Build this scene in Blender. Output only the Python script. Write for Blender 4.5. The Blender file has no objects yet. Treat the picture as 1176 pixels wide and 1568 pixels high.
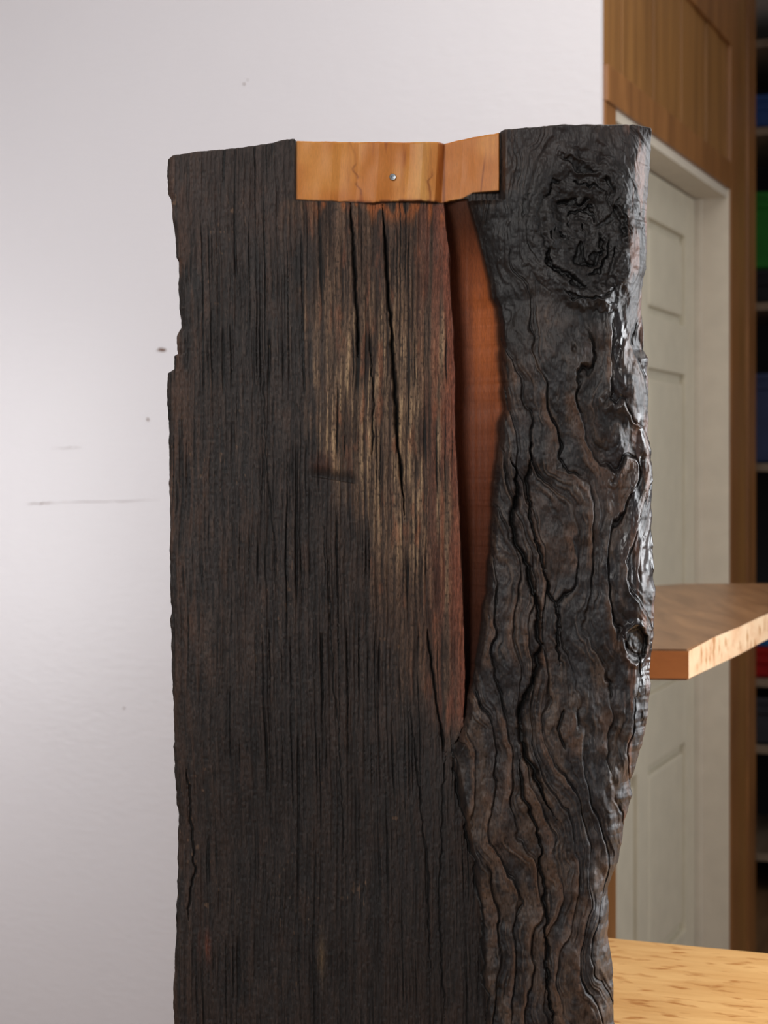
import bpy, bmesh, math, numpy as np, random
from mathutils import Vector, Matrix
scene=bpy.context.scene
try:
    scene.view_settings.view_transform='Standard'
    scene.view_settings.look='None'
except Exception: pass
CAMH=1.35; F=3600.0

# ------------------------------------------------------------------ helpers
def lin(c):
    c=np.asarray(c,dtype=float)/255.0
    return np.where(c<=0.04045,c/12.92,((c+0.055)/1.055)**2.4)
def L4(c): return (*[float(x) for x in lin(c)],1.0)

def newmat(name,rough=0.5,base=(128,128,128)):
    m=bpy.data.materials.new(name); m.use_nodes=True
    b=m.node_tree.nodes['Principled BSDF']
    b.inputs['Base Color'].default_value=L4(base); b.inputs['Roughness'].default_value=rough
    return m,m.node_tree,b
def N(nt,t,**kw):
    n=nt.nodes.new(t)
    for k,v in kw.items(): setattr(n,k,v)
    return n
def plain(name,base,rough=0.5,var=0.06,scale=20,bump=0.1):
    m,nt,b=newmat(name,rough,base)
    tc=N(nt,'ShaderNodeTexCoord'); no=N(nt,'ShaderNodeTexNoise'); no.inputs['Scale'].default_value=scale; no.inputs['Detail'].default_value=5
    nt.links.new(tc.outputs['Object'],no.inputs['Vector'])
    cr=N(nt,'ShaderNodeValToRGB'); c=np.array(base,float)
    cr.color_ramp.elements[0].color=L4(np.clip(c*(1-var),0,255)); cr.color_ramp.elements[1].color=L4(np.clip(c*(1+var),0,255))
    cr.color_ramp.elements[0].position=.3; cr.color_ramp.elements[1].position=.7
    nt.links.new(no.outputs['Fac'],cr.inputs['Fac']); nt.links.new(cr.outputs['Color'],b.inputs['Base Color'])
    bp=N(nt,'ShaderNodeBump'); bp.inputs['Strength'].default_value=bump; bp.inputs['Distance'].default_value=.002
    nt.links.new(no.outputs['Fac'],bp.inputs['Height']); nt.links.new(bp.outputs['Normal'],b.inputs['Normal'])
    return m
def wood(name,dark,light,sc=(30,30,2),rough=.4,speck=False):
    m,nt,b=newmat(name,rough,light)
    tc=N(nt,'ShaderNodeTexCoord'); mp=N(nt,'ShaderNodeMapping'); mp.inputs['Scale'].default_value=sc
    nt.links.new(tc.outputs['Object'],mp.inputs['Vector'])
    no=N(nt,'ShaderNodeTexNoise'); no.inputs['Scale'].default_value=1; no.inputs['Detail'].default_value=8; no.inputs['Roughness'].default_value=.6; no.inputs['Distortion'].default_value=.6
    nt.links.new(mp.outputs['Vector'],no.inputs['Vector'])
    cr=N(nt,'ShaderNodeValToRGB'); cr.color_ramp.elements[0].position=.3; cr.color_ramp.elements[1].position=.7
    cr.color_ramp.elements[0].color=L4(dark); cr.color_ramp.elements[1].color=L4(light)
    nt.links.new(no.outputs['Fac'],cr.inputs['Fac']); out=cr.outputs['Color']
    if speck:
        mp2=N(nt,'ShaderNodeMapping'); mp2.inputs['Scale'].default_value=(26,60,40); nt.links.new(tc.outputs['Object'],mp2.inputs['Vector'])
        n2=N(nt,'ShaderNodeTexNoise'); n2.inputs['Scale'].default_value=1; n2.inputs['Detail'].default_value=3; nt.links.new(mp2.outputs['Vector'],n2.inputs['Vector'])
        c2=N(nt,'ShaderNodeValToRGB'); c2.color_ramp.elements[0].position=.56; c2.color_ramp.elements[1].position=.68
        c2.color_ramp.elements[0].color=(1,1,1,1); c2.color_ramp.elements[1].color=(.6,.42,.25,1)
        nt.links.new(n2.outputs['Fac'],c2.inputs['Fac'])
        mx=N(nt,'ShaderNodeMix',data_type='RGBA',blend_type='MULTIPLY'); mx.inputs[0].default_value=.9
        nt.links.new(out,mx.inputs[6]); nt.links.new(c2.outputs['Color'],mx.inputs[7]); out=mx.outputs[2]
    nt.links.new(out,b.inputs['Base Color'])
    bp=N(nt,'ShaderNodeBump'); bp.inputs['Strength'].default_value=.15; bp.inputs['Distance'].default_value=.002
    nt.links.new(no.outputs['Fac'],bp.inputs['Height']); nt.links.new(bp.outputs['Normal'],b.inputs['Normal'])
    return m

# The room is built axis aligned; the camera and the slab stand rotated inside it.
C0=Vector((.414,3.482,0)); S=Vector((.365,.931,0)).normalized(); NN=Vector((.931,-.365,0)).normalized()
R2C=Matrix(((NN.x,S.x,0,C0.x),(NN.y,S.y,0,C0.y),(0,0,1,0),(0,0,0,1)))
CAMF=R2C.inverted()
def boxmesh(bm,lo,hi,mi=0,bevel=0.0):
    vs=[bm.verts.new((x,y,z)) for x in (lo[0],hi[0]) for y in (lo[1],hi[1]) for z in (lo[2],hi[2])]
    fs=[]
    for q in ((0,1,3,2),(4,6,7,5),(0,4,5,1),(2,3,7,6),(0,2,6,4),(1,5,7,3)):
        f=bm.faces.new([vs[i] for i in q]); f.material_index=mi; fs.append(f)
    if bevel>0:
        es=set(e for f in fs for e in f.edges)
        r=bmesh.ops.bevel(bm,geom=list(es),offset=bevel,segments=2,affect='EDGES',profile=.6)
        for f in r['faces']: f.material_index=mi
def wb(bm,lo,hi,mi=0,bevel=0.0):   # args (s,n,z) -> room (n,s,z)
    boxmesh(bm,(lo[1],lo[0],lo[2]),(hi[1],hi[0],hi[2]),mi,bevel)
def mkobj(name,bm,mats,parent=None,mw=None):
    bmesh.ops.recalc_face_normals(bm,faces=bm.faces)
    me=bpy.data.meshes.new(name); bm.to_mesh(me); bm.free()
    for m in mats: me.materials.append(m)
    o=bpy.data.objects.new(name,me); scene.collection.objects.link(o)
    if parent: o.parent=parent
    if mw is not None: o.matrix_world=mw
    return o

# ------------------------------------------------------------------ materials
def paint():
    m,nt,b=newmat('white_wall_paint',.38,(224,221,225))
    tc=N(nt,'ShaderNodeTexCoord')
    mp=N(nt,'ShaderNodeMapping'); mp.inputs['Scale'].default_value=(9,1,22); nt.links.new(tc.outputs['Object'],mp.inputs['Vector'])
    no=N(nt,'ShaderNodeTexNoise'); no.inputs['Scale'].default_value=4; no.inputs['Detail'].default_value=6; nt.links.new(mp.outputs['Vector'],no.inputs['Vector'])
    n2=N(nt,'ShaderNodeTexNoise'); n2.inputs['Scale'].default_value=3; n2.inputs['Detail'].default_value=3; nt.links.new(tc.outputs['Object'],n2.inputs['Vector'])
    ad=N(nt,'ShaderNodeMath',operation='MULTIPLY_ADD'); ad.inputs[1].default_value=.35; nt.links.new(no.outputs['Fac'],ad.inputs[0]); nt.links.new(n2.outputs['Fac'],ad.inputs[2])
    bp=N(nt,'ShaderNodeBump'); bp.inputs['Strength'].default_value=.4; bp.inputs['Distance'].default_value=.006
    nt.links.new(ad.outputs[0],bp.inputs['Height']); nt.links.new(bp.outputs['Normal'],b.inputs['Normal'])
    return m
M_paint=paint()
M_plaster=plain('room_wall_plaster',(205,200,195),.8)
M_ceil=plain('ceiling_plaster',(225,222,218),.8)
M_floor=wood('floor_boards',(110,80,55),(150,115,82),(20,3,3),.5)
M_trimwood=wood('oiled_pine_trim',(116,76,42),(158,108,62),(14,14,2.0),.4)
M_panelwood=wood('oiled_pine_panel',(120,82,44),(158,112,62),(22,22,1.5),.4)
M_door=plain('cream_door_paint',(208,200,180),.45,.02)
M_jamb=plain('jamb_paint',(208,198,182),.5,.02)
M_mark=plain('wall_scuff',(120,95,85),.8)
M_metal=plain('screw_steel',(170,175,180),.3)
M_metal.node_tree.nodes['Principled BSDF'].inputs['Metallic'].default_value=1

# ------------------------------------------------------------------ room
H=2.75
bm=bmesh.new()
wb(bm,(-.02,-3.6,0),(0,0,H))
o=mkobj('wall_white',bm,[M_paint])
def wallpt(px,py):
    a=(px-750)/F; m=(C0.x-C0.y*a)/(.931+.365*a)
    Y=C0.y+.365*m
    return -m, CAMH+(900-py)/F*Y
bm=bmesh.new()
random.seed(4)
SF=-.0208
def strip(p0,p1,w,n=14):
    a=wallpt(*p0); b=wallpt(*p1)
    top=[];bot=[]
    for i in range(n+1):
        t=i/n; y=a[0]+(b[0]-a[0])*t; z=a[1]+(b[1]-a[1])*t+random.uniform(-.0012,.0012)
        ww=w*(.25+.75*math.sin(math.pi*t))*random.uniform(.3,1)
        top.append(bm.verts.new((y,SF,z+ww))); bot.append(bm.verts.new((y,SF,z-ww)))
    for i in range(n): bm.faces.new((bot[i],bot[i+1],top[i+1],top[i]))
def blob(px,py,r,n=9,sx=1):
    y,z=wallpt(px,py); vs=[]
    for i in range(n):
        a=i/n*2*math.pi; rr=r*random.uniform(.5,1)
        vs.append(bm.verts.new((y+rr*math.cos(a)*sx,SF,z+rr*math.sin(a))))
    bm.faces.new(vs)
strip((62,984),(118,982),.0014); strip((118,982),(320,976),.0007); strip((110,876),(170,874),.0005)
blob(298,820,.0045); blob(252,1381,.003); blob(325,684,.006,sx=2.2); blob(485,168,.003); blob(492,160,.002)
mkobj('scuff_marks',bm,[M_mark],parent=o)

SL,SR,ZT=.085,1.222,2.03
bm=bmesh.new()
wb(bm,(0.001,-.16,0),(SR+.375,-.1,H))
mkobj('wall_side',bm,[M_plaster])
bm=bmesh.new()
wb(bm,(0.001,-.0995,0),(SL,.004,ZT),0,.002)
wb(bm,(SR,-.0995,0),(SR+.10,.010,H),0,.003)
wb(bm,(SR+.102,-.0995,0),(SR+.26,.0,H),1,.002)
wb(bm,(SR+.262,-.0995,0),(SR+.375,.006,H),0,.003)
wb(bm,(0.001,-.0995,ZT),(SR,.010,ZT+.07),0,.003)
wb(bm,(0.001,.0,ZT+.36),(SR,.014,ZT+.47),0,.003)
s=0.001
for i in range(9):
    wb(bm,(s,-.0995,ZT+.07),(s+SR/9-.003,.0+.003*(i%2),H),1,.0015); s+=SR/9
mkobj('trim_wood',bm,[M_trimwood,M_panelwood])
bm=bmesh.new()
wb(bm,(SR-.012,-.0985,0),(SR-.0005,.006,ZT-.0005),0,.001)
wb(bm,(SL+.0005,-.0985,ZT-.022),(SR-.013,.002,ZT-.0005),0,.001)
wb(bm,(SR-.030,-.0985,0),(SR-.0125,-.06,ZT-.023),0,.001)
mkobj('trim_jamb',bm,[M_jamb])
bm=bmesh.new()
d0,d1=-.0985,-.075
l0,l1=SL+.004,SR-.034
mid=(l0+l1)/2
cols=[(l0+.11,mid-.05),(mid+.05,l1-.10)]
rows=[(.2,.66),(.82,1.56),(1.68,1.90)]
wb(bm,(l0,d0,.01),(l1,d0+.008,ZT-.026))
zs=[.01]+[z for r in rows for z in r]+[ZT-.026]
xs=[l0]+[x for c in cols for x in c]+[l1]
for i in range(0,len(xs),2): wb(bm,(xs[i],d0+.008,.01),(xs[i+1],d1,ZT-.026),0,.003)
for i in range(0,len(zs),2):
    for c in cols: wb(bm,(c[0]-.001,d0+.008,zs[i]),(c[1]+.001,d1-.0005,zs[i+1]),0,.003)
for c in cols:
    for r in rows:
        wb(bm,(c[0]+.022,d0+.006,r[0]+.022),(c[1]-.022,d1-.003,r[1]-.022),0,.008)
mkobj('door_1',bm,[M_door])

bm=bmesh.new(); wb(bm,(-5.6,-3.7,-.1),(3.1,3.0,0)); mkobj('floor',bm,[M_floor])
bm=bmesh.new(); wb(bm,(-5.6,-3.7,H+.001),(3.1,3.0,H+.1)); mkobj('ceiling',bm,[M_ceil])
bm=bmesh.new(); wb(bm,(3.0,-3.6,0),(3.1,2.9,H)); mkobj('wall_back',bm,[M_plaster])
bm=bmesh.new(); wb(bm,(-5.6,-3.7,0),(3.1,-3.601,H)); mkobj('wall_left',bm,[M_plaster])
bm=bmesh.new()
wb(bm,(-5.6,2.9,0),(-3.6,3.0,H)); wb(bm,(-.6,2.9,0),(3.1,3.0,H)); wb(bm,(-3.6,2.9,0),(-.6,3.0,.8)); wb(bm,(-3.6,2.9,2.4),(-.6,3.0,H))
mkobj('wall_right',bm,[M_plaster])
bm=bmesh.new()
for y in (-3.6,-2.62,-1.64,-.66): wb(bm,(y,2.92,.8),(y+.06,2.98,2.4),0,.004)
for z in (.8,2.34): wb(bm,(-3.6,2.92,z),(-.6,2.98,z+.06),0,.004)
mkobj('window_1',bm,[M_jamb])

# ------------------------------------------------------------------ storage shelf (against back wall)
shelf=bpy.data.objects.new('storage_shelf',None); scene.collection.objects.link(shelf)
M_dark=plain('shelf_dark_laminate',(38,36,40),.6); M_sw=wood('shelf_board',(130,110,90),(165,145,125),(20,2,20),.5)
bm=bmesh.new()
wb(bm,(2.92,-.30,.02),(2.94,1.0,2.66),0)
for x in (-.30,.38,.97): wb(bm,(2.32,x,0.0),(2.92,x+.03,2.66),0,.002)
mkobj('carcass',bm,[M_dark],parent=shelf)
bm=bmesh.new()
for z in (.12,.45,.655,1.317,1.812,2.35,2.62):
    wb(bm,(2.30,-.269,z),(2.919,.379,z+.025),0,.002); wb(bm,(2.30,.411,z),(2.919,.969,z+.025),0,.002)
mkobj('boards',bm,[M_sw],parent=shelf)
def bin_(name,z0,z1,col,n0=-.24,n1=.20):
    bm=bmesh.new(); x0,y0=n0,2.33; x1,y1=n1,2.80; t=.006
    boxmesh(bm,(x0,y0,z0),(x1,y0+t,z1),0,.002);boxmesh(bm,(x0,y1-t,z0),(x1,y1,z1),0,.002)
    boxmesh(bm,(x0,y0,z0),(x0+t,y1,z1));boxmesh(bm,(x1-t,y0,z0),(x1,y1,z1));boxmesh(bm,(x0,y0,z0),(x1,y1,z0+t))
    boxmesh(bm,(x0-.006,y0-.008,z1-.02),(x1+.006,y0+t,z1),0,.003)
    boxmesh(bm,(x0+.25*(x1-x0),y0-.012,z1-.05),(x1-.25*(x1-x0),y0,z1-.035),0,.003)
    mkobj(name,bm,[plain(name+'_plastic',col,.4)],parent=shelf)
bin_('blue_bin',2.376,2.48,(50,80,140))
bin_('black_bin',1.838,1.94,(28,28,32))
bin_('green_bin',1.942,2.18,(36,120,38))
bin_('navy_bin',1.343,1.62,(60,70,105))
bin_('red_bin',.681,.776,(170,26,26))
bin_('azure_bin',.778,.83,(40,100,160))
bin_('grey_bin',.476,.62,(60,60,66))

# ------------------------------------------------------------------ slab worktop table (background)
wt=bpy.data.objects.new('slab_worktop_table',None); scene.collection.objects.link(wt); wt.matrix_world=CAMF
M_wt=wood('worktop_oak',(112,76,48),(156,114,78),(30,4,10),.3)
M_we_lit=wood('worktop_lit_edge_oak',(228,180,138),(250,220,182),(12,12,30),.4,True)  # light falling on the right edge painted in as paler oak
h=.24; ztop=CAMH-h; th=.040
dA=h*F/368.; XA=(1345-750)/F*dA
B=(XA+.365*1.36,dA+.931*1.36)
poly=[(XA,dA),B,(.58,3.60),(.34,3.36),(-.25,3.30),(-.25,2.42)]
bm=bmesh.new()
top=[];bot=[];pts=[]
for i in range(len(poly)):
    a=poly[i];b=poly[(i+1)%len(poly)]
    for k in range(8):
        t=k/8; j=0 if k==0 else random.uniform(-.0025,.0025)
        pts.append((a[0]+(b[0]-a[0])*t+j,a[1]+(b[1]-a[1])*t+j*.5))
for p in pts: top.append(bm.verts.new((p[0],p[1],ztop))); bot.append(bm.verts.new((p[0],p[1],ztop-th)))
bm.faces.new(top); bm.faces.new(bot[::-1])
for i in range(len(pts)):
    j=(i+1)%len(pts); f=bm.faces.new((top[i],bot[i],bot[j],top[j])); f.material_index=1 if i<8 else 2
es=[e for e in bm.edges if abs(e.verts[0].co.z-e.verts[1].co.z)<1e-6 and len(e.link_faces)==2]
bmesh.ops.bevel(bm,geom=es,offset=.0025,segments=2,affect='EDGES')
M_wf=wood('worktop_front_oak',(160,94,46),(192,120,62),(6,30,30),.4)
mkobj('top',bm,[M_wt,M_we_lit,M_wf],parent=wt)
bm=bmesh.new()
for x,y in ((-.18,2.52),(.12,2.52),(-.18,3.2),(.2,3.15)): boxmesh(bm,(x-.03,y-.03,0),(x+.03,y+.03,ztop-th),0,.004)
boxmesh(bm,(-.15,2.51,.9),(.09,2.535,1.0),0,.003); boxmesh(bm,(-.15,3.17,.9),(.17,3.195,1.0),0,.003)
mkobj('legs',bm,[M_trimwood],parent=wt)

# ------------------------------------------------------------------ front bench table (axis aligned with room)
bt=bpy.data.objects.new('birdseye_table',None); scene.collection.objects.link(bt)
M_bt=wood('birdseye_maple',(204,150,88),(234,186,122),(5,30,10),.35,True)
O=CAMF@Vector((.155,1.985,0)); bt.location=O
bm=bmesh.new(); boxmesh(bm,(-.18,0,.715),(1.1,.36,.75),0,.004)
mkobj('top',bm,[M_bt],parent=bt)
bm=bmesh.new()
for x in (-.13,1.02):
    for y in (.03,.285): boxmesh(bm,(x,y,0),(x+.045,y+.045,.715),0,.004)
for y in (.04,.30): boxmesh(bm,(-.085,y,.64),(1.02,y+.02,.714),0,.002)
mkobj('legs',bm,[M_bt],parent=bt)

# ------------------------------------------------------------------ charred slab
rng=np.random.RandomState(7)
TAB=rng.rand(512,512)
def vn(x,y,seed=0):
    x=np.asarray(x,float)+seed*37.13; y=np.asarray(y,float)+seed*91.7
    xi=np.floor(x).astype(int); yi=np.floor(y).astype(int); fx=x-xi; fy=y-yi
    fx=fx*fx*(3-2*fx); fy=fy*fy*(3-2*fy)
    xi=xi%512; yi=yi%512; xj=(xi+1)%512; yj=(yi+1)%512
    a=TAB[yi,xi]; b=TAB[yi,xj]; c=TAB[yj,xi]; d=TAB[yj,xj]
    return (a+(b-a)*fx)*(1-fy)+(c+(d-c)*fx)*fy
def fbm(x,y,seed=0,o=4):
    s=0;a=.5;t=0
    for i in range(o):
        s=s+a*vn(x*2**i,y*2**i,seed+i*3); t+=a; a*=.5
    return s/t
def ss(a,b,x):
    t=np.clip((x-a)/(b-a),0,1); return t*t*(3-2*t)
def P(pts,v,k=0):
    p=np.array(pts,float); return np.interp(v,p[:,0],p[:,1])
Lp=[(245,325),(370,326),(395,333),(420,336),(500,344),(510,350),(560,349),(640,351),(655,344),(690,345),(694,338),(720,338),(728,326),(740,325),(850,327),(1000,329),(1200,334),(1210,332),(1350,336),(1450,340),(1460,337),(1600,346),(1750,343),(1850,342),(1920,336),(2000,338),(2400,345),(3600,330)]
Rp=[(245,1273),(300,1275),(420,1271),(520,1270),(540,1264),(560,1261),(620,1262),(680,1264),(700,1271),(740,1273),(850,1272),(870,1276),(960,1279),(1150,1285),(1240,1282),(1300,1279),(1400,1272),(1440,1266),(1500,1250),(1530,1240),(1560,1240),(1610,1225),(1640,1222),(1700,1207),(1740,1192),(1830,1190),(1900,1200),(2000,1204),(2400,1230),(3600,1240)]
Tp=[(325,309),(335,303),(380,296),(450,289),(520,280),(560,271),(575,270),(577,273),(700,274),(870,274),(900,267),(977,257),(979,255),(1030,250),(1100,244),(1200,242),(1240,243),(1273,248)]
NC=800
vs=np.concatenate([np.linspace(245,2015,1250),np.linspace(2020,3600,60)])
NR=len(vs)
a=np.linspace(0,1,NC)
Lv=P(Lp,vs)+(fbm(vs/22,vs*0+3,5)-.5)*6+(vn(vs/60,vs*0+3,15)-.5)*5; Rv=P(Rp,vs)+(fbm(vs/24,vs*0+8,6)-.5)*8
U=Lv[:,None]+(Rv-Lv)[:,None]*a[None,:]
V0=np.repeat(vs[:,None],NC,1)
Tu=P(Tp,U)+(fbm(U/12,U*0,4)-.5)*2
V=V0+(Tu-245)*np.clip(1-(V0-245)/140,0,1)
u,v=U,V
w1=(fbm(u/160,v/260,1)-.5)
w2=(fbm(u/60,v/90,2)-.5)
xcl=P([(300,866),(390,868),(500,880),(700,890),(850,892),(1000,899),(1200,908),(1350,911),(1420,908),(1450,893),(1470,880)],v)+(vn(v/26,v*0,9)-.5)*3
xcr=P([(300,905),(390,916),(450,934),(500,947),(550,959),(580,962),(600,972),(650,980),(720,980),(800,987),(830,977),(950,966),(1050,960),(1150,952),(1200,945),(1280,932),(1350,920),(1400,913),(1450,896),(1470,880)],v)+(fbm(v/30,v*0,11)-.5)*10*ss(540,640,v)
cavt=np.clip((u-xcl)/np.maximum(xcr-xcl,3),0,1)
cavm=ss(-1.5,1.5,u-xcl)*ss(-1.5,1.5,xcr-u)*ss(384,388,v)*(1-ss(1448,1460,v))
xb=P([(245,978),(390,978),(1440,905),(1480,885),(1700,930),(2000,950),(3600,950)],v)
xb=np.where(v<1450,np.maximum(xcr,np.where(v<390,978,0)),xb)
right=ss(-6,10,u-xb)
uk,vk=1138,452
dx=(u-uk)/1.0-(v-vk)*.12; dy=(v-vk)/1.35
r=np.sqrt(dx*dx+dy*dy)+1e-3
Rk=104.
psi=dx*(1-np.clip(Rk*Rk/np.maximum(r*r,Rk*Rk),0,1)**.7)
G=uk+psi
u2,v2=1243,1258
r2=np.sqrt(((u-u2)/.8)**2+((v-v2)/1.15)**2)+1e-3
r2=r2+(vn(u/9,v/9,171)-.5)*5
G=G+ (u-u2)*(-np.exp(-(r2/45)**2))*.8
for (cx,cy,sx,sy) in ((1095,1405,34,85),(1085,960,46,105),(1120,680,40,60),(1210,850,26,130),(985,1640,35,60)):
    q=((u-cx)/sx)**2+((v-cy)/sy)**2
    G=G-(u-cx)*np.exp(-q*.5)*.6
Gw=G+w1*130+w2*30+(fbm(u/30,v/46,3)-.5)*12+(vn(u/12,v/16,172)-.5)*3+12*np.sin(v/58+u/90)*ss(600,900,v)
Gl=u+w1*14+w2*3-ss(1000,2000,v)*10+(vn(u/40,v/50,7)-.5)*1.5
def streak(g,pu,pv,seed): return vn(g/pu,v/pv,seed)
Hh=np.zeros_like(u)
Hh+= -.012*ss(576,866,u)*(1-right)*(1-ss(1300,1600,v)*.5)
Hh+= (fbm(u/170,v/400,31)-.5)*.010
Hh+= .004*right + .012*right*np.exp(-((u-1110)/110.)**2)*ss(380,480,v)
fac=ss(868,975,u)*(1-ss(1000,1150,u))*(1-ss(380,520,v)); Hh+=.004*fac
left=1-right
g1=streak(Gl,2.6,60,41); g2=streak(Gl,4.2,150,42); g3=streak(Gl,8,320,43); g4=streak(Gl,26,420,49)
g5=vn(u/3.0,v/6,150); g6=vn(u/6,v/14,151)
gs=.6+.8*vn(u/110,v/220,44)
rz=np.exp(-((u-560)/110)**2-((v-1250)/330)**2)+.8*np.exp(-((u-720)/110)**2-((v-1250)/260)**2)+.6*np.exp(-((u-500)/90)**2-((v-650)/300)**2)
rz=np.clip(rz,0,1)
Hh+=left*((g1-.5)*.0010+(g2-.5)*.0011*gs+(g3-.5)*.0006+(g4-.5)*.0007+(g5-.5)*.0005+(g6-.5)*.0004)
Hh+=left*rz*(streak(Gl,4.2,500,160)-.5)*.0026
lineN=streak(Gl,3.4,200,45)
crk=ss(.74,.88,lineN)*ss(.38,.62,vn(u/50,v/120,46)+.35*rz)
Hh-=left*crk*(.0011+.0013*rz)
# right terraces
amp=1-.75*(1-ss(600,700,v))
t=Gw/40.
fr=t-np.floor(t); idn=np.floor(t).astype(int)
per=.2+1.1*TAB[idn%512,17]
edge=ss(0,.05,fr)*(1-ss(.88,1.0,fr))
Hr=(fr*edge*.0056*per)*amp
gr1=vn(Gw/3.4,v/50,51); gr2=vn(Gw/7,v/120,58)
brk=ss(.3,.55,vn(u/45,v/70,57))
cr2=(1-ss(0,.06,np.minimum(fr,1-fr)))*np.clip(per,0,1)*brk*ss(.3,.6,amp+.1)
Hr+=-cr2*.0022+(gr1-.5)*.0011+(gr2-.5)*.0012+(fbm(u/12,v/16,52,3)-.5)*.0016+(fbm(u/42,v/60,173,3)-.5)*.006+(fbm(u/90,v/130,59,2)-.5)*.008+(g5-.5)*.0004
rkm=1-ss(Rk*.7,Rk*1.35,r+(fbm(u/30,v/30,22)-.5)*50)
Hh+=right*(1-rkm)*Hr
ang=np.arctan2(dy,dx)
rn=r+(fbm(u/40,v/40,53)-.5)*44+(vn(u/9,v/9,62)-.5)*5
rings=np.sin(rn/3.4)
rimd=.35+.65*ss(-.2,.8,np.cos(ang-1.0))
Hk=.010*np.exp(-((rn-104)/20)**2)*rimd-.009*(1-ss(15,98,rn))+.004*np.exp(-((rn-60)/10)**2)
Hk+=rings*.0008+(fbm(u/14,v/14,54)-.5)*.005+(g5-.5)*.0006
radc=ss(.86,.95,vn(ang*4+rn*.02,rn/60,55))*ss(15,40,r)
arc=ss(.72,.84,vn(rn/8,ang*1.5,56))
Hk-=radc*.0015+arc*.0040
Hh+=right*rkm*Hk
k2=1-ss(24,34,r2); Hh+=k2*(np.sin(r2/2.3)*.0007-.004+(g5-.5)*.0006)+.006*np.exp(-((r2-34)/8)**2)*right
lip=right*np.exp(-np.clip(u-xcr,0,999)/38)*ss(380,400,v)*(1-ss(520,700,v)); Hh-=.014*lip
lip2=right*np.exp(-np.clip(u-xcr,0,999)/10)*ss(500,700,v)*(1-ss(1400,1450,v)); Hh-=.005*lip2
cd=.030*(1-cavt)**.75*ss(320,470,v)+.008
cd=cd*(1-ss(1350,1455,v)*.3)
Hh=Hh*(1-cavm)+cavm*(-cd+(vn(u/6,v/400,61)-.5)*.0006-.004)
crm=np.zeros_like(u)
def crack(pts,w,dep,jit=3,seed=70):
    global Hh,crm
    p=np.array(pts,float)
    xc=np.interp(v,p[:,1],p[:,0])+(fbm(v/20,v*0+seed,seed,3)-.5)*jit*2
    tt=(v-p[0,1])/(p[-1,1]-p[0,1]); wm=w*np.clip(np.minimum(tt,1-tt)*8,0,1)*(.5+vn(v/30,v*0,seed+1))+.01
    m=np.exp(-((u-xc)/wm)**2)*((tt>0)&(tt<1))
    Hh=Hh-m*dep; crm=np.maximum(crm,m)
crack([(684,392),(690,480),(697,600),(700,700)],2.6,.006,3,71)
crack([(745,392),(752,470),(757,540),(764,640),(770,720),(777,850),(785,940),(792,1018)],3.0,.009,3,72)
crack([(722,640),(730,800),(726,900)],1.4,.003,3,73)
crack([(836,1230),(846,1320),(856,1400),(870,1475)],2.4,.005,3,74)
crack([(872,1470),(866,1560),(862,1680),(858,1800),(870,2000)],1.5,.002,5,75)
crack([(884,1455),(895,1560),(925,1680),(940,1800),(955,2010)],2.2,.003,8,76)
crack([(1000,890),(1008,960),(1000,1040),(1032,1120),(1050,1190),(1052,1270),(1040,1330),(1012,1380),(1020,1460),(1050,1520),(1066,1560),(1085,1596)],5,.008,7,77)
crack([(1035,860),(1030,930),(1035,1010),(1060,1110),(1085,1210),(1088,1300)],3,.005,8,78)
crack([(1010,1470),(1025,1560),(1050,1640),(1062,1760),(1068,1880),(1075,2010)],3,.005,9,79)
crack([(1100,1380),(1088,1420),(1100,1460)],2,.003,3,86)
crack([(640,1080),(650,1300),(665,1500),(672,1700)],1.2,.0015,4,81)
crack([(800,1380),(815,1500),(835,1700),(840,1900)],1.6,.002,5,82)
crack([(512,700),(520,900),(540,1100)],1.1,.0015,3,83)
crack([(365,1500),(372,1600),(380,1700),(365,1800)],2,.003,5,84)
ledge=ss(600,620,u)*(1-ss(690,702,u))*ss(-26,-2,v-(930+(u-620)*.17))*(1-ss(-1,2,v-(932+(u-620)*.17)))
Hh-=ledge*.0025
yb=P([(570,389),(700,393),(730,396),(760,391),(868,392),(905,384),(925,374),(972,373),(985,370)],u)+(fbm(u/14,u*0,90)-.5)*3*(1-ss(880,900,u))
ins=ss(575.5,578.5,u)*(1-ss(975,978,u))*(1-ss(-1.2,1.2,v-yb))
fold=P([(570,0),(650,-.001),(665,-.003),(700,-.004),(740,-.002),(760,-.003),(800,-.004),(826,-.001),(855,-.003),(868,-.013),(905,-.010),(978,.003)],u+(v-300)*.06)
Hi=fold-.0035+(fbm(u/36,v/60,91,2)-.5)*.003
Hh=Hh*(1-ins)+ins*Hi
gap=np.maximum(np.exp(-((u-577)/2.2)**2)*(v<yb+1),np.exp(-((u-977)/2.0)**2)*(v<yb+1))
gap=np.maximum(gap,np.exp(-((v-yb)/2.0)**2)*(u>576)*(u<978)*.8)
er=np.clip((u-(Rv[:,None]-62))/62,0,1)
Hh-= .028*er**2.2*ss(260,420,v+60*right)
bumpR=(fbm(u/32,v/70,95,3)-.42)*.017
Hh+= bumpR*np.clip((u-(Rv[:,None]-110))/60,0,1)*ss(420,560,v)*(1-k2)
el=np.clip(((Lv[:,None]+16)-u)/16,0,1); Hh-=.007*el**2 *(.3+vn(v/40,u*0,96))
et=np.clip(1-(V0-245)/5,0,1); Hh-=.0015*et**2

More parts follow.
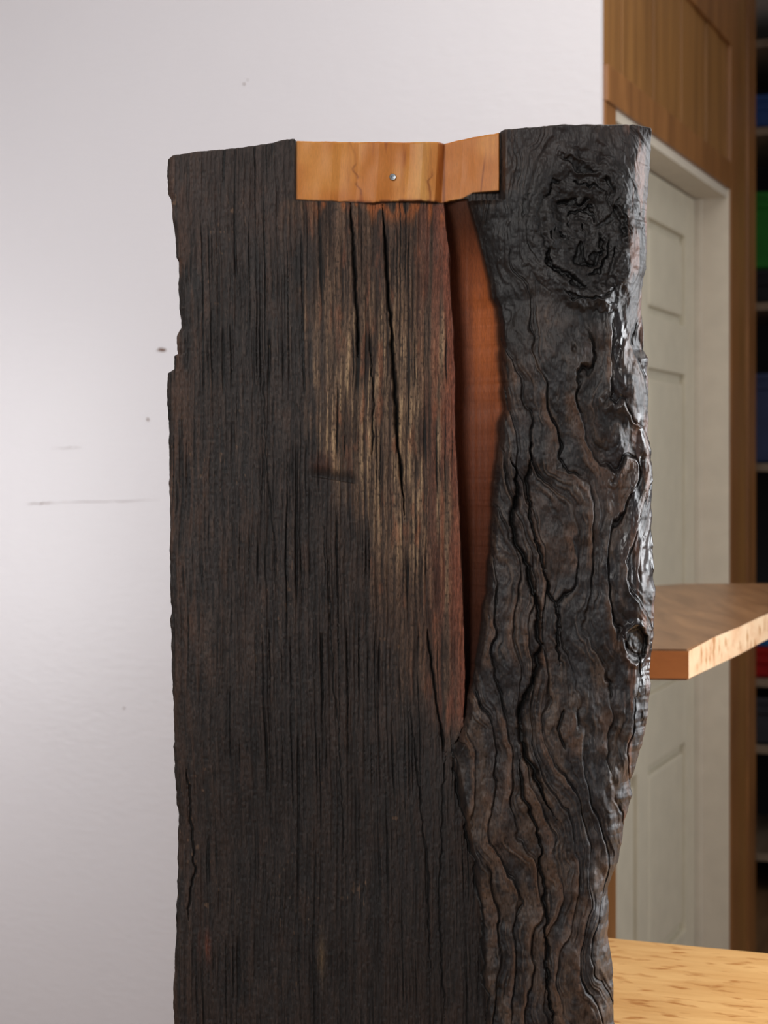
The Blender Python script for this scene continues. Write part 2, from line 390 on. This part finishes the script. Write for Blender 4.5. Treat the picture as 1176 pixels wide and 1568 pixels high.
# --- colour
def mix(c,m,col):
    m=np.clip(m,0,1)[...,None]; return c*(1-m)+np.asarray(col,float)*m
C=np.zeros(u.shape+(3,))+np.array([44,37,35.])
big=fbm(u/140,v/300,101); med=fbm(u/30,v/120,102)
C=mix(C,ss(.48,.7,big)*.6,(60,48,42))
C=mix(C,ss(.5,.85,g2)*.5,(70,57,50)); C=mix(C,ss(.55,.9,g1)*.5,(80,66,58)); C=mix(C,(1-ss(.1,.4,g3))*.45,(24,20,19)); C=mix(C,(1-ss(.1,.42,g1))*.6,(18,15,15))
C=mix(C,(1-ss(.1,.35,g5))*.5,(22,19,18)); C=mix(C,ss(.8,.95,g5)*.35,(92,78,68))
C=mix(C,ss(.6,.8,fbm(u/18,v/70,175))*.4,(80,57,45))
C=mix(C,(1-ss(330,480,u))*ss(.42,.8,streak(Gl,6,90,105))*.6,(98,70,55))
C=mix(C,ss(.5,.7,fbm(Gl/14,v/180,113))*ss(1000,1300,v)*.4,(66,48,39))
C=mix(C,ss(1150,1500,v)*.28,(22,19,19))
C=mix(C,(1-ss(400,560,v))*(1-right)*(1-ss(560,640,u))*.45,(68,52,46))
cx0=P([(390,585),(600,630),(850,650),(935,690),(1050,720),(1200,760),(1350,800),(1440,850)],v)
cen=ss(-60,50,u-cx0+w2*110+(g3-.5)*40+(g2-.5)*30)*(1-ss(-8,4,u-xcl))*ss(380,400,v)*(1-ss(1100,1440,v-(u-700)*.9))
C=mix(C,cen*.75,(88,67,54))
C=mix(C,cen*ss(.4,.8,g2)*.65,(118,92,73))
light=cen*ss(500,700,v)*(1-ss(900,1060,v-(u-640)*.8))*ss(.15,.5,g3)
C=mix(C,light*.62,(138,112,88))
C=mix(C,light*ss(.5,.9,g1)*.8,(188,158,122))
C=mix(C,cen*(1-ss(.15,.4,g2))*.75,(44,33,28)); C=mix(C,cen*(1-ss(.1,.4,g1))*.6,(38,28,24)); C=mix(C,cen*(1-ss(.1,.35,g5))*.5,(48,36,30))
red=ss(-90,-25,(u-xcl))*(1-ss(-2,2,u-xcl))*ss(392,400,v)*(1-ss(1380,1450,v))
C=mix(C,red*.62*ss(.15,.6,streak(Gl,8,160,107)),(126,72,54))
C=mix(C,red*.72*(1-ss(8,26,xcl-u)),(136,76,55))
C=mix(C,cen*ss(.58,.78,fbm(u/12,v/60,108))*.5,(142,86,60))
C=mix(C,cen*ss(590,640,u)*(1-ss(400,450,v))*ss(.5,.7,streak(Gl,12,50,109))*.8,(178,98,48))
C=mix(C,left*crk*.9,(12,10,10))
C=mix(C,left*ss(.86,.95,vn(u/4,v/14,111))*ss(.6,.8,vn(u/50,v/120,112))*.5,(140,108,80))
C=mix(C,np.exp(-((u-400)/12)**2-((v-1850)/34)**2)*.6*ss(.2,.6,g2),(140,70,48))
C=mix(C,np.exp(-((u-628)/7)**2-((v-1870)/40)**2)*.6,(126,102,72))
C=mix(C,ledge*.6,(24,18,16)); C=mix(C,np.exp(-((u-628)/22)**2-((v-905)/18)**2)*.6,(74,38,26))
Cr=np.zeros_like(C)+np.array([41,37,37.])
Cr=mix(Cr,ss(.42,.68,fbm(u/50,v/110,120)),(66,53,47))
Cr=mix(Cr,ss(.5,.85,gr1)*.6,(100,82,68)); Cr=mix(Cr,(1-ss(.1,.4,gr2))*.5,(24,21,21)); Cr=mix(Cr,(1-ss(.1,.4,gr1))*.5,(20,18,18))
Cr=mix(Cr,ss(.5,.72,fbm(u/40,v/90,122))*.5,(52,52,56))
Cr=mix(Cr,ss(.4,.8,fr)*(1-ss(.86,.92,fr))*ss(.4,.6,vn(Gw/40,v/90,123))*.6*amp,(120,88,68))
Cr=mix(Cr,ss(.5,.72,fbm(u/26,v/70,124))*ss(1250,1500,v)*.55,(100,78,62))
Cr=mix(Cr,ss(.75,.95,g5)*.35,(104,88,76)); Cr=mix(Cr,(1-ss(.08,.3,g5))*.4,(18,16,16))
Cr=mix(Cr,cr2*.9,(10,9,9))
Cr=mix(Cr,(1-ss(1010,1070,u))*ss(380,420,v)*(1-ss(640,760,v))*.75,(22,20,20))
kz=1-ss(Rk*.8,Rk*1.7,r)
Cr=mix(Cr,kz*.9,(31,29,29)); Cr=mix(Cr,kz*ss(.3,.9,rings)*.35,(56,52,50)); Cr=mix(Cr,kz*np.maximum(radc,arc)*.95,(8,7,7))
Cr=mix(Cr,(1-ss(290,345,v))*.6,(48,40,39))
Cr=mix(Cr,ss(1200,1240,u)*ss(.52,.68,fbm(u/12,v/90,125))*.75,(128,90,73))
Cr=mix(Cr,(u<1010)*(v<372)*ss(.4,.7,vn(u/6,v/80,126))*.3,(96,62,42))
C=C*(1-right[...,None])+Cr*right[...,None]
C=mix(C,k2*ss(.2,.8,np.sin(r2/2.3))*.5,(74,64,56)); C=mix(C,k2*.4,(20,18,18)); C=mix(C,np.exp(-((r2-27)/3)**2)*right*.8,(12,11,11))
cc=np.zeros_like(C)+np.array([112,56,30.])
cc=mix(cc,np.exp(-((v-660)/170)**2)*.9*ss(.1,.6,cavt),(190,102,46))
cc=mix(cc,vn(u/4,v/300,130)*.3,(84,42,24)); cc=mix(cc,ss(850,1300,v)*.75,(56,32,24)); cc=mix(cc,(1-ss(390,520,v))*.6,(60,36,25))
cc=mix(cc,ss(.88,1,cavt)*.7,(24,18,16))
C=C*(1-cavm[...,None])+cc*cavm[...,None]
C=mix(C,crm*.95,(9,8,8))
ci=np.zeros_like(C)+np.array([210,130,56.])
ci=mix(ci,ss(.4,.7,fbm(u/50,v/80,131,2)),(226,152,74))
ci=mix(ci,ss(.52,.72,fbm(u/12,v/90,132))*ss(655,700,u)*(1-ss(860,880,u))*.7,(168,90,40))
ci=mix(ci,ss(.5,.9,vn(u/5,v/160,133))*.25,(186,108,48))
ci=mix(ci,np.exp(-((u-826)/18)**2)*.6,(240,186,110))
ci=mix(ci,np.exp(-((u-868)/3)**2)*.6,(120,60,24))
ci=mix(ci,np.exp(-((u-(945+(330-v)*.12))/1.6)**2)*ss(290,330,v)*.6,(130,66,26))
ci=mix(ci,np.exp(-((u-(690+(v-300)*.15+(vn(v/14,v*0,181)-.5)*14))/2.6)**2)*.45*ss(.25,.6,vn(v/12,v*0,183)),(126,62,28))
ci=mix(ci,np.exp(-((u-(838+(vn(v/12,v*0,182)-.5)*16))/2.2)**2)*ss(320,345,v)*.5,(126,62,28))
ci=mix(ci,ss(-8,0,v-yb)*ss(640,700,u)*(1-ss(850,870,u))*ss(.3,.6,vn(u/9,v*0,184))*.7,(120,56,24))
C=C*(1-ins[...,None])+ci*ins[...,None]
C=mix(C,gap*.75,(22,14,10))
C=np.clip(C,0,255)
Rg=.55+.12*(vn(u/20,v/60,140)-.5)
gl=right*ss(1150,1215,u)*ss(480,640,v)*(1-ss(1300,1450,v))
gm=gl*ss(.4,.62,vn(u/16,v/60,176))*(1-k2)
Rg=Rg-.16*gl-.14*gm-.10*right*(1-gl)
Rg=Rg*(1-ins)+.5*ins
Rg=np.clip(Rg+.15*cen+.15*crm,.2,.9)
C=mix(C,gm*.5,(44,42,46))
FN=(1-.85*ins-.6*cavm)*(1-.75*gm)*(1-.25*right)

K=1.8/F
X=(u-750)*K; Z=CAMH+(900-v)*K; Z=np.where(V0>=3599.9,0.0,Z); Y=1.8-Hh+.002
nv=NR*NC
co=np.stack([X,Y,Z],-1).reshape(-1,3)
idx=np.arange(nv).reshape(NR,NC)
q=np.stack([idx[:-1,:-1],idx[1:,:-1],idx[1:,1:],idx[:-1,1:]],-1).reshape(-1,4)
ring=np.concatenate([idx[0,:],idx[1:,-1],idx[-1,-2::-1],idx[-2:0:-1,0]])
n=len(ring)
BK=1.885
levels=5
extra=[];quads=[];prev=ring;colx=[]
cf=C.reshape(-1,3)
nrm=(np.roll(np.arange(n),-1))
for l in range(1,levels+1):
    t=l/levels
    p=co[ring].copy(); y0=p[:,1]; p[:,1]=y0+(BK-y0)*t
    p[:,0]+=np.where(p[:,0]>0,-1,1)*(t*.012)*np.where(np.arange(n)<NC,0,1)+(rng.rand(n)-.5)*.0006
    cur=np.arange(nv+(l-1)*n,nv+l*n)
    quads.append(np.stack([prev,prev[nrm],cur[nrm],cur],-1)); prev=cur
    extra.append(p); colx.append(cf[ring]*.35+np.array([50,40,34.])*.6*(.7+.5*rng.rand(n)[:,None]))
allco=np.concatenate([co]+extra); allq=np.concatenate([q]+quads)
allcol=np.concatenate([cf]+colx); allr=np.concatenate([Rg.reshape(-1),np.full(n*levels,.6)]); alla=np.concatenate([FN.reshape(-1),np.ones(n*levels)])
topb=prev[:NC]; rb=prev[NC-1:NC-1+NR]
li=np.array([0]+[n-i for i in range(1,NR)]); lb_=prev[li]
bq=np.stack([rb[1:-1],lb_[1:-1],lb_[2:],rb[2:]],-1)
faces=allq.tolist()+bq.tolist()
faces.append([int(x) for x in topb]+[int(rb[1]),int(lb_[1])])
me=bpy.data.meshes.new('charred_wood_slab')
me.from_pydata(allco.tolist(),[],faces)
me.update()
ca=me.color_attributes.new('char_col','FLOAT_COLOR','POINT')
lc=lin(allcol); ca.data.foreach_set('color',np.concatenate([lc,alla[:,None]],1).astype(np.float32).ravel())
ra=me.attributes.new('char_rough','FLOAT','POINT'); ra.data.foreach_set('value',allr.astype(np.float32))
me.polygons.foreach_set('use_smooth',np.ones(len(me.polygons),dtype=bool))
m,nt,b=newmat('charred_wood',.5)
at=N(nt,'ShaderNodeAttribute',attribute_name='char_col'); ar=N(nt,'ShaderNodeAttribute',attribute_name='char_rough')
tc=N(nt,'ShaderNodeTexCoord'); mp=N(nt,'ShaderNodeMapping'); mp.inputs['Scale'].default_value=(900,300,150)
nt.links.new(tc.outputs['Object'],mp.inputs['Vector'])
no=N(nt,'ShaderNodeTexNoise'); no.inputs['Scale'].default_value=1; no.inputs['Detail'].default_value=5; no.inputs['Roughness'].default_value=.65
nt.links.new(mp.outputs['Vector'],no.inputs['Vector'])
mr=N(nt,'ShaderNodeMapRange'); mr.inputs[1].default_value=.3; mr.inputs[2].default_value=.7; mr.inputs[3].default_value=.4; mr.inputs[4].default_value=1.65
nt.links.new(no.outputs['Fac'],mr.inputs[0])
mf=N(nt,'ShaderNodeMix',data_type='FLOAT'); mf.inputs[2].default_value=1.0
nt.links.new(at.outputs['Alpha'],mf.inputs[0]); nt.links.new(mr.outputs[0],mf.inputs[3])
mx=N(nt,'ShaderNodeVectorMath',operation='SCALE'); nt.links.new(at.outputs['Color'],mx.inputs[0]); nt.links.new(mf.outputs[0],mx.inputs['Scale'])
nt.links.new(mx.outputs[0],b.inputs['Base Color']); nt.links.new(ar.outputs['Fac'],b.inputs['Roughness'])
bp=N(nt,'ShaderNodeBump'); bp.inputs['Distance'].default_value=.0009
ms=N(nt,'ShaderNodeMath',operation='MULTIPLY'); ms.inputs[1].default_value=.8; nt.links.new(at.outputs['Alpha'],ms.inputs[0]); nt.links.new(ms.outputs[0],bp.inputs['Strength'])
nt.links.new(no.outputs['Fac'],bp.inputs['Height']); nt.links.new(bp.outputs['Normal'],b.inputs['Normal'])
b.inputs['Specular IOR Level'].default_value=.5
me.materials.append(m)
slab=bpy.data.objects.new('charred_wood_slab',me); scene.collection.objects.link(slab); slab.matrix_world=CAMF
bm=bmesh.new()
sx,sz=(767-750)*K,CAMH+(900-343)*K
prof=[(0,.0005),(.0012,.0006),(.0013,.0018),(.0030,.0020),(.0034,.0014),(.0034,-.004)]
prev_=None; nn=20
for rr,hh in prof:
    cur=[bm.verts.new((rr*math.cos(i/nn*2*math.pi),-hh,rr*math.sin(i/nn*2*math.pi))) for i in range(nn)] if rr>0 else [bm.verts.new((0,-hh,0))]
    if prev_:
        for i in range(nn):
            if len(prev_)==1: bm.faces.new((prev_[0],cur[i],cur[(i+1)%nn]))
            else: bm.faces.new((prev_[i],cur[i],cur[(i+1)%nn],prev_[(i+1)%nn]))
    prev_=cur
ri=np.argmin((u-767)**2+(v-343)**2); ysurf=float(Y.ravel()[ri])
sc_=mkobj('screw',bm,[M_metal],parent=slab); sc_.location=(sx,ysurf,sz)

# ------------------------------------------------------------------ lights (camera-aligned coordinates converted to room)
def area(name,loc,tgt,size,power,col=(1,1,1),sy=None):
    loc=CAMF@Vector(loc); tgt=CAMF@Vector(tgt)
    l=bpy.data.lights.new(name,'AREA'); l.energy=power; l.size=size; l.color=col
    if sy: l.shape='RECTANGLE'; l.size_y=sy
    o=bpy.data.objects.new(name,l); scene.collection.objects.link(o); o.location=loc
    o.rotation_euler=(tgt-loc).to_track_quat('-Z','Y').to_euler(); return o
area('lamp_strobe_left',(-1.55,3.2,1.2),(-1.2,4.1,1.2),.35,7,(1,.985,.985),.9)
area('fill_wall_wash',(-.5,2.5,2.65),(-.4,4.0,1.4),1.0,10,(.98,.98,1))  # added fill to brighten the white wall, not a fitting of the room
area('lamp_softbox_front',(-1.1,-.4,2.4),(0,1.8,1.35),.8,25,(1,.975,.945))
area('lamp_window_right',(2.6,2.4,1.6),(0,1.9,1.2),1.8,38,(.92,.96,1),1.4)
area('fill_strip_right',(1.15,2.0,1.4),(.25,1.85,1.25),.22,9,(.95,.97,1),.9)  # added fill near the slab, strengthens highlights on its right edge
area('lamp_ceiling',(.9,2.6,2.7),(.9,2.6,0),1.4,13,(1,.96,.9))
w=bpy.data.worlds.new('world'); scene.world=w; w.use_nodes=True
w.node_tree.nodes['Background'].inputs[0].default_value=(.92,.95,1,1); w.node_tree.nodes['Background'].inputs[1].default_value=.45

cam=bpy.data.cameras.new('camera'); co_=bpy.data.objects.new('camera',cam); scene.collection.objects.link(co_)
co_.matrix_world=CAMF@Matrix.Translation((0,0,CAMH))@Matrix.Rotation(math.pi/2,4,'X')
cam.lens=64.8; cam.sensor_width=36; cam.sensor_fit='AUTO'; cam.shift_y=-.05
cam.dof.use_dof=True; cam.dof.focus_distance=1.8; cam.dof.aperture_fstop=9
scene.camera=co_
